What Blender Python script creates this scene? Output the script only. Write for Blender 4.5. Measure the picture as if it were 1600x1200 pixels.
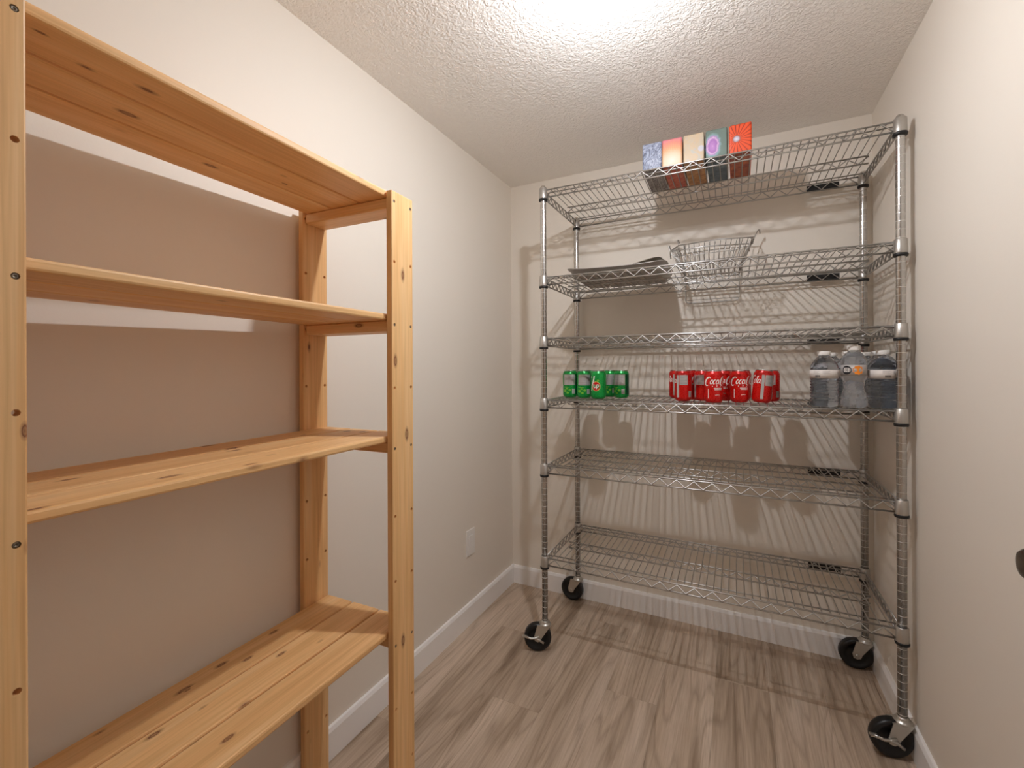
import bpy, bmesh, math, random
from mathutils import Vector, Matrix
for o in list(bpy.data.objects): bpy.data.objects.remove(o, do_unlink=True)
scene = bpy.context.scene
col = scene.collection
R = math.radians
PI = math.pi
rnd = random.Random(7)

# ------------------------------------------------------------------ camera
cam_d = bpy.data.cameras.new('camera'); cam = bpy.data.objects.new('camera', cam_d); col.objects.link(cam)
cam_d.sensor_fit = 'HORIZONTAL'; cam_d.sensor_width = 36.0
cam_d.lens = 36.0 * 698.23 / 1600
cam_d.shift_y = -(600 - 573.9) / 1600
cam_d.clip_start = 0.02
cam.location = (0, 0, 1.2124)
cam.rotation_euler = (Matrix.Rotation(R(26.569), 3, 'Z') @ Matrix.Rotation(R(90), 3, 'X') @ Matrix.Rotation(R(-0.245), 3, 'Z')).to_euler()
scene.camera = cam

# ------------------------------------------------------------------ world, exposure
world = bpy.data.worlds.new('world'); scene.world = world; world.use_nodes = True
world.node_tree.nodes['Background'].inputs[0].default_value = (1.0, 0.86, 0.72, 1)
world.node_tree.nodes['Background'].inputs[1].default_value = 0.12
vs = scene.view_settings
vs.view_transform = 'Standard'; vs.look = 'None'; vs.gamma = 1.0; vs.use_curve_mapping = False
vs.exposure = 0.58
DOME = 0.013
BULB_STRENGTH = 1250.0
scene.cycles.max_bounces = 24; scene.cycles.diffuse_bounces = 16; scene.cycles.glossy_bounces = 6; scene.cycles.transmission_bounces = 16
BULB_COLOR = (0.975, 1.0, 1.06)

# room numbers (metres): x along the back wall, y into the depth, z up
XL, XR, YB, YF, ZC = -1.1364, 0.4981, 2.2695, -0.95, 2.2323
HB, TB = 0.098, 0.014

# ------------------------------------------------------------------ node helpers
def s2l(r, g, b):
    f = lambda c: (c / 255 / 12.92) if c / 255 <= 0.04045 else ((c / 255 + 0.055) / 1.055) ** 2.4
    return (f(r), f(g), f(b), 1)

def new_mat(name):
    m = bpy.data.materials.new(name); m.use_nodes = True
    nt = m.node_tree
    return m, nt, nt.nodes['Principled BSDF']

def N(nt, t, **kw):
    n = nt.nodes.new(t)
    for k, v in kw.items():
        if k.startswith('i_'):
            key = k[2:]
            key = int(key) if key.isdigit() else key.replace('_', ' ')
            n.inputs[key].default_value = v
        else: setattr(n, k, v)
    return n

def L(nt, a, b): nt.links.new(a, b)

def plain(name, color, rough=0.5, metal=0.0, bump=0.0, bscale=300, **kw):
    m, nt, p = new_mat(name)
    p.inputs['Base Color'].default_value = color
    p.inputs['Roughness'].default_value = rough
    p.inputs['Metallic'].default_value = metal
    for k, v in kw.items(): p.inputs[k.replace('_', ' ')].default_value = v
    tc = N(nt, 'ShaderNodeTexCoord'); nz = N(nt, 'ShaderNodeTexNoise', i_Scale=bscale, i_Detail=3.0)
    L(nt, tc.outputs['Object'], nz.inputs['Vector'])
    if bump:
        b = N(nt, 'ShaderNodeBump', i_Strength=bump, i_Distance=0.002)
        L(nt, nz.outputs['Fac'], b.inputs['Height']); L(nt, b.outputs['Normal'], p.inputs['Normal'])
    else:
        mr = N(nt, 'ShaderNodeMapRange'); mr.inputs[3].default_value = max(0, rough - 0.04); mr.inputs[4].default_value = min(1, rough + 0.04)
        L(nt, nz.outputs['Fac'], mr.inputs[0]); L(nt, mr.outputs[0], p.inputs['Roughness'])
    return m

def ramp(nt, stops, interp='LINEAR'):
    n = N(nt, 'ShaderNodeValToRGB'); cr = n.color_ramp; cr.interpolation = interp
    while len(cr.elements) < len(stops): cr.elements.new(0.5)
    for e, (p, c) in zip(cr.elements, stops): e.position = p; e.color = c
    return n

def mixc(nt, fac, a, b, mode='MIX'):
    n = N(nt, 'ShaderNodeMix', data_type='RGBA', blend_type=mode)
    for sock, v in ((n.inputs[0], fac), (n.inputs[6], a), (n.inputs[7], b)):
        if hasattr(v, 'is_output'): L(nt, v, sock)
        else: sock.default_value = v
    return n.outputs[2]

def mathn(nt, op, a, b=0.5):
    n = N(nt, 'ShaderNodeMath', operation=op)
    for i, v in enumerate((a, b)):
        if hasattr(v, 'is_output'): L(nt, v, n.inputs[i])
        else: n.inputs[i].default_value = v
    return n.outputs[0]

def local_coords(nt, scale, rand=7.0):
    tc = N(nt, 'ShaderNodeTexCoord'); oi = N(nt, 'ShaderNodeObjectInfo')
    mul = N(nt, 'ShaderNodeVectorMath', operation='SCALE'); mul.inputs[0].default_value = (rand, rand * 1.7, rand * 0.6)
    L(nt, oi.outputs['Random'], mul.inputs['Scale'])
    add = N(nt, 'ShaderNodeVectorMath', operation='ADD')
    L(nt, tc.outputs['Object'], add.inputs[0]); L(nt, mul.outputs[0], add.inputs[1])
    sc = N(nt, 'ShaderNodeVectorMath', operation='MULTIPLY'); sc.inputs[1].default_value = scale
    L(nt, add.outputs[0], sc.inputs[0])
    return sc.outputs[0], oi.outputs['Random'], add.outputs[0]

def pine(axis):
    """sanded pine: pale bands, fine grain along `axis`, scattered brown knots"""
    m, nt, p = new_mat('pine_' + axis)
    i = 'xyz'.index(axis)
    sv = [26.0] * 3; sv[i] = 1.1
    v, rn, raw = local_coords(nt, tuple(sv))
    n1 = N(nt, 'ShaderNodeTexNoise', i_Scale=1.0, i_Detail=4.0, i_Roughness=0.55, i_Distortion=0.6); L(nt, v, n1.inputs['Vector'])
    sv2 = [230.0] * 3; sv2[i] = 5.0
    sc = N(nt, 'ShaderNodeVectorMath', operation='MULTIPLY'); sc.inputs[1].default_value = tuple(sv2); L(nt, raw, sc.inputs[0])
    n2 = N(nt, 'ShaderNodeTexNoise', i_Scale=1.0, i_Detail=2.0); L(nt, sc.outputs[0], n2.inputs['Vector'])
    base = ramp(nt, [(0.3, s2l(220, 172, 116)), (0.5, s2l(231, 187, 131)), (0.7, s2l(238, 202, 152))])
    L(nt, n1.outputs['Fac'], base.inputs[0])
    g = ramp(nt, [(0.35, (0.80, 0.76, 0.70, 1)), (0.62, (1, 1, 1, 1))]); L(nt, n2.outputs['Fac'], g.inputs[0])
    c = mixc(nt, 0.6, base.outputs[0], g.outputs[0], 'MULTIPLY')
    # board to board tint
    t = ramp(nt, [(0.0, (0.93, 0.90, 0.86, 1)), (1.0, (1.05, 1.03, 1.0, 1))]); L(nt, rn, t.inputs[0])
    c = mixc(nt, 1.0, c, t.outputs[0], 'MULTIPLY')
    # knots: ellipsoids cut by the board faces
    sk = [22.0] * 3; sk[i] = 9.0
    kk = N(nt, 'ShaderNodeVectorMath', operation='MULTIPLY'); kk.inputs[1].default_value = tuple(sk); L(nt, raw, kk.inputs[0])
    vo = N(nt, 'ShaderNodeTexVoronoi', i_Scale=1.0); L(nt, kk.outputs[0], vo.inputs['Vector'])
    sep = N(nt, 'ShaderNodeSeparateColor'); L(nt, vo.outputs['Color'], sep.inputs[0])
    size = N(nt, 'ShaderNodeMapRange'); size.inputs[3].default_value = 0.06; size.inputs[4].default_value = 0.23
    L(nt, sep.outputs[0], size.inputs[0])
    q = mathn(nt, 'DIVIDE', vo.outputs['Distance'], size.outputs[0])
    kr = ramp(nt, [(0.0, (0.12, 0.12, 0.12, 1)), (0.30, (0.45, 0.45, 0.45, 1)), (0.5, (0.05, 0.05, 0.05, 1)), (0.62, (0.55, 0.55, 0.55, 1)), (1.0, (1, 1, 1, 1))])
    L(nt, q, kr.inputs[0])
    c2 = mixc(nt, kr.outputs[0], s2l(104, 46, 18), c)
    L(nt, c2, p.inputs['Base Color'])
    p.inputs['Roughness'].default_value = 0.5
    b = N(nt, 'ShaderNodeBump', i_Strength=0.12, i_Distance=0.001); L(nt, n2.outputs['Fac'], b.inputs['Height']); L(nt, b.outputs['Normal'], p.inputs['Normal'])
    return m

def oak_floor():
    m, nt, p = new_mat('vinyl_oak')
    v, rn, raw = local_coords(nt, (11.0, 1.0, 11.0), 9.0)
    n1 = N(nt, 'ShaderNodeTexNoise', i_Scale=1.0, i_Detail=5.0, i_Roughness=0.6, i_Distortion=0.4); L(nt, v, n1.inputs['Vector'])
    # cathedral figure: distorted rings
    s2 = N(nt, 'ShaderNodeVectorMath', operation='MULTIPLY'); s2.inputs[1].default_value = (9.0, 0.75, 9.0); L(nt, raw, s2.inputs[0])
    n0 = N(nt, 'ShaderNodeTexNoise', i_Scale=0.9, i_Detail=1.5, i_Distortion=0.2); L(nt, s2.outputs[0], n0.inputs['Vector'])
    rings = mathn(nt, 'FRACT', mathn(nt, 'MULTIPLY', n0.outputs['Fac'], 16.0))
    rr = ramp(nt, [(0.0, (0.62, 0.58, 0.54, 1)), (0.18, (0.95, 0.95, 0.95, 1)), (0.8, (1.06, 1.06, 1.06, 1)), (1.0, (0.66, 0.62, 0.58, 1))]); L(nt, rings, rr.inputs[0])
    s3 = N(nt, 'ShaderNodeVectorMath', operation='MULTIPLY'); s3.inputs[1].default_value = (260.0, 9.0, 50.0); L(nt, raw, s3.inputs[0])
    n3 = N(nt, 'ShaderNodeTexNoise', i_Scale=1.0, i_Detail=3.0); L(nt, s3.outputs[0], n3.inputs['Vector'])
    base = ramp(nt, [(0.28, s2l(138, 118, 99)), (0.43, s2l(182, 163, 143)), (0.58, s2l(203, 185, 166)), (0.75, s2l(214, 198, 181))]); L(nt, n1.outputs['Fac'], base.inputs[0])
    fg = ramp(nt, [(0.35, (0.76, 0.73, 0.70, 1)), (0.6, (1, 1, 1, 1))]); L(nt, n3.outputs['Fac'], fg.inputs[0])
    c = mixc(nt, 0.6, base.outputs[0], rr.outputs[0], 'MULTIPLY')
    c = mixc(nt, 0.6, c, fg.outputs[0], 'MULTIPLY')
    t = ramp(nt, [(0.0, (0.90, 0.88, 0.86, 1)), (1.0, (1.06, 1.05, 1.04, 1))]); L(nt, rn, t.inputs[0])
    c = mixc(nt, 1.0, c, t.outputs[0], 'MULTIPLY')
    L(nt, c, p.inputs['Base Color']); p.inputs['Roughness'].default_value = 0.42
    b = N(nt, 'ShaderNodeBump', i_Strength=0.15, i_Distance=0.001); L(nt, n3.outputs['Fac'], b.inputs['Height']); L(nt, b.outputs['Normal'], p.inputs['Normal'])
    return m

def wall_paint(name, color, rough=0.55, scale=220, strength=0.06):
    m, nt, p = new_mat(name)
    tc = N(nt, 'ShaderNodeTexCoord')
    n = N(nt, 'ShaderNodeTexNoise', i_Scale=scale, i_Detail=2.0); L(nt, tc.outputs['Object'], n.inputs['Vector'])
    b = N(nt, 'ShaderNodeBump', i_Strength=strength, i_Distance=0.002); L(nt, n.outputs['Fac'], b.inputs['Height']); L(nt, b.outputs['Normal'], p.inputs['Normal'])
    p.inputs['Base Color'].default_value = color; p.inputs['Roughness'].default_value = rough
    return m

def ceiling_mat():
    m, nt, p = new_mat('knockdown_ceiling')
    tc = N(nt, 'ShaderNodeTexCoord')
    n = N(nt, 'ShaderNodeTexNoise', i_Scale=92.0, i_Detail=2.5, i_Roughness=0.5, i_Distortion=0.8); L(nt, tc.outputs['Object'], n.inputs['Vector'])
    r = ramp(nt, [(0.38, (0, 0, 0, 1)), (0.62, (1, 1, 1, 1))]); L(nt, n.outputs['Fac'], r.inputs[0])
    b = N(nt, 'ShaderNodeBump', i_Strength=0.55, i_Distance=0.004); L(nt, r.outputs[0], b.inputs['Height']); L(nt, b.outputs['Normal'], p.inputs['Normal'])
    p.inputs['Base Color'].default_value = s2l(244, 240, 234); p.inputs['Roughness'].default_value = 0.9
    return m

M = {}
M['wall'] = wall_paint('greige_wall', s2l(228, 220, 208))
M['ceiling'] = ceiling_mat()
M['trim'] = plain('white_trim', s2l(240, 238, 236), 0.4)
M['subfloor'] = plain('subfloor', s2l(60, 48, 40), 0.9)
M['oak'] = oak_floor()
for a in 'xyz': M['pine_' + a] = pine(a)
M['chrome'] = plain('chrome_wire', s2l(190, 187, 183), 0.40, 1.0)
M['post_chrome'] = plain('chrome_post', s2l(200, 198, 195), 0.26, 1.0)
M['groove'] = plain('post_groove', s2l(228, 226, 222), 0.35, 1.0)
M['collar'] = plain('collar_grey', s2l(190, 186, 180), 0.38, 0.85)
M['black'] = plain('black_plastic', s2l(22, 21, 22), 0.45)
M['rubber'] = plain('black_rubber', s2l(16, 16, 18), 0.38)
M['zinc'] = plain('zinc_plate', s2l(196, 193, 186), 0.36, 0.9, bump=0.05, bscale=120)
M['steel'] = plain('tray_steel', s2l(186, 180, 175), 0.42, 0.7, bump=0.08, bscale=60)
M['screw'] = plain('screw_steel', s2l(120, 112, 100), 0.4, 0.9)
M['white_plastic'] = plain('white_plastic', s2l(232, 229, 224), 0.35)
M['porcelain'] = plain('porcelain', s2l(238, 236, 232), 0.25)
M['bronze'] = plain('dark_nickel', s2l(120, 108, 98), 0.25, 1.0)
M['alu'] = plain('aluminium_lid', s2l(205, 203, 202), 0.3, 1.0)
M['coke_red'] = plain('can_red', s2l(206, 18, 12), 0.28, 0.25)
M['green'] = plain('can_green', s2l(8, 150, 62), 0.28, 0.25)
M['dark_green'] = plain('can_dark_green', s2l(4, 84, 52), 0.28, 0.25)
M['lime'] = plain('can_lime', s2l(120, 190, 60), 0.35, 0.1)
M['panel_grey'] = plain('can_grey_panel', s2l(188, 184, 180), 0.4, 0.3)
M['ink_grey'] = plain('ink_grey', s2l(150, 146, 146), 0.5)
M['ink_white'] = plain('ink_white', s2l(240, 236, 230), 0.45)
M['ink_black'] = plain('ink_black', s2l(24, 22, 26), 0.5)
M['ink_red'] = plain('ink_red', s2l(200, 24, 28), 0.4)
M['ink_orange'] = plain('ink_orange', s2l(240, 140, 30), 0.45)
M['ink_yellow'] = plain('ink_yellow', s2l(214, 214, 130), 0.45)
M['label_paper'] = plain('bottle_label', s2l(214, 206, 200), 0.5)
M['label_silver'] = plain('bottle_label_silver', s2l(176, 170, 166), 0.45)

def water(name, color, rough):
    m, nt, p = new_mat(name)
    p.inputs['Base Color'].default_value = color
    p.inputs['Roughness'].default_value = rough
    p.inputs['IOR'].default_value = 1.33
    p.inputs['Transmission Weight'].default_value = 1.0
    tc = N(nt, 'ShaderNodeTexCoord'); n = N(nt, 'ShaderNodeTexNoise', i_Scale=70.0, i_Detail=2.0); L(nt, tc.outputs['Object'], n.inputs['Vector'])
    b = N(nt, 'ShaderNodeBump', i_Strength=0.7, i_Distance=0.003); L(nt, n.outputs['Fac'], b.inputs['Height']); L(nt, b.outputs['Normal'], p.inputs['Normal'])
    return m
M['water_blue'] = water('water_bottle_bluish', s2l(196, 204, 214), 0.02)
M['water_clear'] = water('water_bottle_clear', s2l(250, 250, 250), 0.05)
M['water_clear'].node_tree.nodes['Principled BSDF'].inputs['Transmission Weight'].default_value = 0.90

m, nt, p = new_mat('lit_bulb')
p.inputs['Base Color'].default_value = (1, 1, 1, 1)
p.inputs['Emission Color'].default_value = (*BULB_COLOR, 1)
p.inputs['Emission Strength'].default_value = BULB_STRENGTH
M['bulb'] = m

# ------------------------------------------------------------------ mesh helpers
class MB:
    def __init__(self): self.v = []; self.f = []; self.m = []; self.sm = []
    def add(self, vs, fs, mi=0, smooth=False):
        o = len(self.v); self.v += [tuple(q) for q in vs]
        for f in fs: self.f.append(tuple(i + o for i in f)); self.m.append(mi); self.sm.append(smooth)
    def box(self, x0, x1, y0, y1, z0, z1, mi=0):
        vs = [(x, y, z) for z in (z0, z1) for y in (y0, y1) for x in (x0, x1)]
        self.add(vs, [(0, 2, 3, 1), (4, 5, 7, 6), (0, 1, 5, 4), (2, 6, 7, 3), (0, 4, 6, 2), (1, 3, 7, 5)], mi)
    def tube(self, pts, r, n=6, mi=0, closed=False, caps=True):
        P = [Vector(q) for q in pts]; k = len(P); rings = []
        prev = None
        for i in range(k):
            if closed: t = (P[(i + 1) % k] - P[i - 1]).normalized()
            elif i == 0: t = (P[1] - P[0]).normalized()
            elif i == k - 1: t = (P[-1] - P[-2]).normalized()
            else:
                t = ((P[i + 1] - P[i]).normalized() + (P[i] - P[i - 1]).normalized())
                t = t.normalized() if t.length > 1e-6 else (P[i + 1] - P[i]).normalized()
            if prev is None:
                a = Vector((0, 0, 1)) if abs(t.z) < 0.9 else Vector((1, 0, 0))
                u = t.cross(a).normalized()
            else:
                u = (prev - t * prev.dot(t)); u = u.normalized() if u.length > 1e-6 else t.orthogonal().normalized()
            prev = u; w = t.cross(u)
            rings.append([P[i] + (u * math.cos(2 * PI * j / n) + w * math.sin(2 * PI * j / n)) * r for j in range(n)])
        vs = [q for rg in rings for q in rg]; fs = []
        for i in range(k if closed else k - 1):
            a, b = i * n, ((i + 1) % k) * n
            for j in range(n): fs.append((a + j, b + j, b + (j + 1) % n, a + (j + 1) % n))
        if caps and not closed:
            fs.append(tuple(range(n))); fs.append(tuple(reversed(range((k - 1) * n, k * n))))
        self.add(vs, fs, mi, True)
    def lathe(self, prof, n=24, mi=0, M4=None, smooth=True, mis=None):
        """prof: (r, z) pairs; r == 0 ends become caps"""
        vs = []; idx = []
        for r, z in prof:
            if r < 1e-7: idx.append([len(vs)]); vs.append(Vector((0, 0, z)))
            else:
                idx.append(list(range(len(vs), len(vs) + n)))
                vs += [Vector((r * math.cos(2 * PI * j / n), r * math.sin(2 * PI * j / n), z)) for j in range(n)]
        if M4 is not None: vs = [M4 @ q for q in vs]
        for i in range(len(prof) - 1):
            a, b = idx[i], idx[i + 1]; fs = []
            for j in range(n):
                k = (j + 1) % n
                if len(a) == 1 and len(b) == 1: continue
                if len(a) == 1: fs.append((a[0], b[k], b[j]))
                elif len(b) == 1: fs.append((a[j], a[k], b[0]))
                else: fs.append((a[j], a[k], b[k], b[j]))
            o = len(self.v)
            self.f += [tuple(q + o for q in f) for f in fs]
            self.m += [mis[i] if mis else mi] * len(fs); self.sm += [smooth] * len(fs)
        self.v += [tuple(q) for q in vs]
    def mesh(self, name, mats, fix=True):
        me = bpy.data.meshes.new(name); me.from_pydata(self.v, [], self.f)
        for q in (mats if isinstance(mats, (list, tuple)) else [mats]): me.materials.append(q)
        me.polygons.foreach_set('material_index', self.m); me.polygons.foreach_set('use_smooth', self.sm)
        if fix:
            bm = bmesh.new(); bm.from_mesh(me); bmesh.ops.recalc_face_normals(bm, faces=bm.faces); bm.to_mesh(me); bm.free()
        me.update(); return me
    def build(self, name, mats, parent=None, fix=True): return link(name, self.mesh(name, mats, fix), parent)

def link(name, me, parent=None, loc=None, rot=None):
    o = bpy.data.objects.new(name, me); col.objects.link(o)
    if parent: o.parent = parent
    if loc: o.location = loc
    if rot: o.rotation_euler = rot
    return o

def bevel_box(name, sx, sy, sz, mat, bev=0.002, seg=1, smooth=False):
    """box centred at the origin with bevelled edges -> mesh"""
    bm = bmesh.new(); bmesh.ops.create_cube(bm, size=1.0)
    bmesh.ops.scale(bm, vec=(sx, sy, sz), verts=bm.verts)
    if bev: bmesh.ops.bevel(bm, geom=list(bm.edges), offset=bev, segments=seg, affect='EDGES', profile=0.5)
    me = bpy.data.meshes.new(name); bm.to_mesh(me); bm.free(); me.materials.append(mat)
    if smooth:
        for q in me.polygons: q.use_smooth = True
    return me

def thing(name, label, cat, loc=(0, 0, 0), rz=0, group=None):
    o = bpy.data.objects.new(name, None); col.objects.link(o); o.empty_display_size = 0.05
    o.location = loc; o.rotation_euler = (0, 0, rz); return tag(o, label, cat, group)

def tag(o, label, cat, group=None):
    o['label'] = label; o['category'] = cat
    if group: o['group'] = group
    return o

def struct(o, label=None, cat=None):
    o['kind'] = 'structure'
    if label: o['label'] = label
    if cat: o['category'] = cat
    return o

def copy_tree(o, parent=None):
    c = o.copy(); col.objects.link(c); c.parent = parent
    for ch in list(o.children): copy_tree(ch, c)
    return c

# ================================================================== THE ROOM
T = 0.10
b = MB(); b.box(XL - T, XL, YF - T, YB + T, -0.05, ZC + 0.05)
struct(b.build('wall_left', M['wall']), 'plain greige wall behind the pine shelving unit', 'wall')
b = MB(); b.box(XL, XR, YB, YB + T, -0.05, ZC + 0.05)
struct(b.build('wall_back', M['wall']), 'greige end wall behind the chrome wire rack', 'wall')
# right wall with a door opening just outside the picture
DY0, DY1, DZ = 0.31, 1.113, 2.03
b = MB()
b.box(XR, XR + T, DY1, YB + T, -0.05, ZC + 0.05)
b.box(XR, XR + T, YF - T, DY0, -0.05, ZC + 0.05)
b.box(XR, XR + T, DY0, DY1, DZ, ZC + 0.05)
struct(b.build('wall_right', M['wall']), 'greige side wall on the right of the wire rack', 'wall')
# doorway opening added behind the viewer to let in dim warm world fill
OX0, OX1 = -0.45, 0.36
b = MB(); b.box(XL, OX0, YF - T, YF, -0.05, ZC + 0.05); b.box(OX1, XR, YF - T, YF, -0.05, ZC + 0.05); b.box(OX0, OX1, YF - T, YF, DZ, ZC + 0.05)
struct(b.build('wall_front', M['wall']), 'greige wall behind the viewer', 'wall')
b = MB(); b.box(XL, XR, YF, YB, ZC, ZC + 0.05)
struct(b.build('ceiling', M['ceiling']), 'textured greige ceiling with a knockdown finish', 'ceiling')

# floor: sub-floor slab with one object for every plank
b = MB(); b.box(XL, XR, YF, YB, -0.05, -0.007)
floor = struct(b.build('floor', M['subfloor']), 'grey-brown oak plank floor', 'floor')
PW = 0.182
starts = [0.31, 0.86, 0.05, 0.62, 1.05, 0.38, 0.80, 0.18, 0.55, 0.95]
plank_cache = {}
x = XL - 0.03; k = 0
while x < XR - 0.002:
    x0, x1 = max(x, XL), min(x + PW, XR)
    y = YF - starts[k % 10]
    while y < YB - 0.002:
        y0, y1 = max(y, YF), min(y + 1.22, YB)
        if y1 - y0 > 0.01:
            key = (round(x1 - x0, 4), round(y1 - y0, 4))
            if key not in plank_cache:
                plank_cache[key] = bevel_box('plank', x1 - x0 - 0.0002, y1 - y0 - 0.0002, 0.007, M['oak'], 0.0003)
            link('plank', plank_cache[key], floor, ((x0 + x1) / 2, (y0 + y1) / 2, -0.0035))
        y += 1.22
    x += PW; k += 1

# baseboards with an eased top edge
def baseboard(name, axis, a0, a1, wall, inward, label):
    prof = [(0, 0), (TB, 0), (TB, HB - 0.012), (TB - 0.005, HB - 0.001), (TB - 0.007, HB), (0, HB)]
    vs = []
    for a in (a0, a1):
        for d, z in prof:
            w = wall + inward * d
            vs.append((a, w, z) if axis == 'x' else (w, a, z))
    n = len(prof); fs = [(i, (i + 1) % n, n + (i + 1) % n, n + i) for i in range(n)] + [tuple(range(n)), tuple(range(2 * n - 1, n - 1, -1))]
    b = MB(); b.add(vs, fs); struct(b.build(name, M['trim']), label, 'baseboard')
baseboard('baseboard_left', 'y', YF, YB, XL, 1, 'white baseboard along the wall behind the pine shelves')
baseboard('baseboard_back', 'x', XL + TB, XR - TB, YB, -1, 'white baseboard behind the wire rack casters')
CW = 0.060
baseboard('baseboard_right', 'y', DY1 + CW, YB, XR, -1, 'white baseboard on the right beside the wire rack')
baseboard('baseboard_front', 'x', XL + TB, OX0, YF, 1, 'white baseboard behind the viewer')

# door in the right wall (only its knob reaches into the picture)
b = MB()
b.box(XR + 0.002, XR + 0.037, DY0 + 0.004, DY1 - 0.004, 0.008, DZ - 0.004)
for (ya, yb, za, zb) in ((DY0 + 0.12, DY1 - 0.12, 0.2, 0.8), (DY0 + 0.12, DY1 - 0.12, 0.98, 1.88)):
    t = 0.012
    b.box(XR - 0.002, XR + 0.003, ya, yb, za, za + t); b.box(XR - 0.002, XR + 0.003, ya, yb, zb - t, zb)
    b.box(XR - 0.002, XR + 0.003, ya, ya + t, za, zb); b.box(XR - 0.002, XR + 0.003, yb - t, yb, za, zb)
door = struct(b.build('door_1', M['trim']), 'white panelled door with a dark nickel knob at the right edge', 'door')
b = MB()
KM = Matrix.Translation((XR + 0.002, 1.066, 0.874)) @ Matrix.Rotation(R(-90), 4, 'Y')
b.lathe([(0, 0), (0.032, 0), (0.032, 0.004), (0.028, 0.009), (0.014, 0.012), (0.011, 0.02), (0.0115, 0.03), (0.018, 0.036), (0.0255, 0.044),
         (0.0275, 0.052), (0.0262, 0.060), (0.021, 0.066), (0.011, 0.0685), (0, 0.069)], 32, 0, KM)
kn = b.build('door_knob', M['bronze'], door); kn['label'] = 'round dark nickel door knob'
b = MB()
b.box(XR - 0.014, XR, DY1, DY1 + CW, 0, DZ + CW); b.box(XR - 0.014, XR, DY0 - CW, DY0, 0, DZ + CW); b.box(XR - 0.014, XR, DY0, DY1, DZ, DZ + CW)
struct(b.build('trim_1', M['trim']), 'white casing around the door on the right', 'trim')

# ================================================================== CEILING LIGHT
LX, LY = -0.285, 1.08
lamp = thing('ceiling_light', 'bare light bulb in a white porcelain holder on the ceiling', 'light', (LX, LY, ZC))
b = MB(); b.lathe([(0, 0), (0.055, 0), (0.055, -0.008), (0.048, -0.018), (0.030, -0.024), (0.021, -0.038), (0.018, -0.039), (0.018, -0.034), (0, -0.034)], 36)
b.build('lamp_holder', M['porcelain'], lamp)
b = MB(); b.lathe([(0, -0.034), (0.013, -0.034), (0.014, -0.050), (0.019, -0.070), (0.0225, -0.094), (0.0225, -0.100), (0, -0.100)], 28)
b.build('bulb_base', M['porcelain'], lamp)
b = MB(); r, hz, cz = 0.022, DOME, -0.106
b.lathe([(0, cz - hz)] + [(r * math.sin(t), cz - hz * math.cos(t)) for t in [PI / 2 * i / 6 for i in range(1, 7)]] + [(r, cz + 0.004), (r * 0.98, cz + 0.006), (0, cz + 0.006)], 24)
b.build('bulb_dome', M['bulb'], lamp)

# ================================================================== PINE SHELVING UNIT
UX, UY, UROT = -1.120, 0.957, R(1.7)
unit = thing('wooden_shelf_unit', 'natural pine shelving unit with four slatted shelves against the left wall', 'shelf', (UX, UY, 0), UROT)
PT, PWD, UL, UD = 0.018, 0.086, 0.833, 0.336
PH = 1.667
HOLES = [1.640, 1.4850, 1.323, 1.161, 1.0045, 0.831, 0.664, 0.4985, 0.335, 0.17]
# one post with drilled holes (boolean on a bevelled board), shared by the four posts
pm = bevel_box('post', PT, PWD, PH, M['pine_z'], 0.0025, 2)
tmp = link('tmp_post', pm)
b = MB()
for hz in HOLES:
    for hy in (-0.033, 0.033):
        b.lathe([(0, -0.02), (0.0042, -0.02), (0.0042, 0.02), (0, 0.02)], 12, 0, Matrix.Translation((0, hy, hz - PH / 2)) @ Matrix.Rotation(R(90), 4, 'Y'), False)
cut = b.build('tmp_cut', M['pine_z'])
md = tmp.modifiers.new('b', 'BOOLEAN'); md.operation = 'DIFFERENCE'; md.object = cut; md.solver = 'EXACT'
bpy.context.view_layer.update()
post_me = bpy.data.meshes.new_from_object(tmp.evaluated_get(bpy.context.evaluated_depsgraph_get())); post_me.name = 'post'
bpy.data.objects.remove(tmp); bpy.data.objects.remove(cut)
sb = MB(); sb.lathe([(0, -0.004), (0.0040, -0.004), (0.0040, 0.0), (0.0033, 0.0014), (0.0012, 0.0014), (0.0010, 0.0006), (0, 0.0006)], 12, 0, Matrix.Rotation(R(90), 4, 'Y'))
screw_me = sb.mesh('screw', M['screw'])
UNDER = [1.653, 1.335, 1.0195, 0.515]
for (px, front) in ((PT / 2, 0), (UD - PT / 2, 1)):
    for py in (-PWD / 2, -UL + PWD / 2):
        po = link('post', post_me, unit, (px, py, PH / 2))
        if front:
            for zi in (0, 2, 4, 7):
                for hy in (-0.033, 0.033):
                    link('screw', screw_me, po, (PT / 2 - 0.0022, hy, HOLES[zi] - PH / 2))
BT = 0.0165
bx0, bx1 = PT + 0.003, UD - PT - 0.003
bw = (bx1 - bx0 - 0.010) / 3
board_me = bevel_box('board', bw, UL - 0.004, BT, M['pine_y'], 0.004, 2)
cleat_me = bevel_box('cleat', UD - 2 * PT - 0.0005, 0.070, 0.028, M['pine_x'], 0.003, 1)
for uz in UNDER:
    for i in range(3):
        link('board', board_me, unit, (bx0 + bw / 2 + i * (bw + 0.005), -UL / 2, uz + BT / 2 + 0.0003), (0, 0, PI if i == 1 else 0))
    for cy in (-PWD / 2, -UL + PWD / 2):
        link('cleat', cleat_me, unit, (UD / 2, cy, uz - 0.014))

# ================================================================== CHROME WIRE RACK
RX, RY, RW, RD, RH = -0.7353, 1.7766, 1.194, 0.4496, 1.989
LEV = [1.9328, 1.5589, 1.2982, 1.0336, 0.7519, 0.3582]
rack = thing('wire_rack', 'chrome six-tier wire shelving rack on black casters in front of the end wall', 'shelf', (RX, RY, 0))
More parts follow.
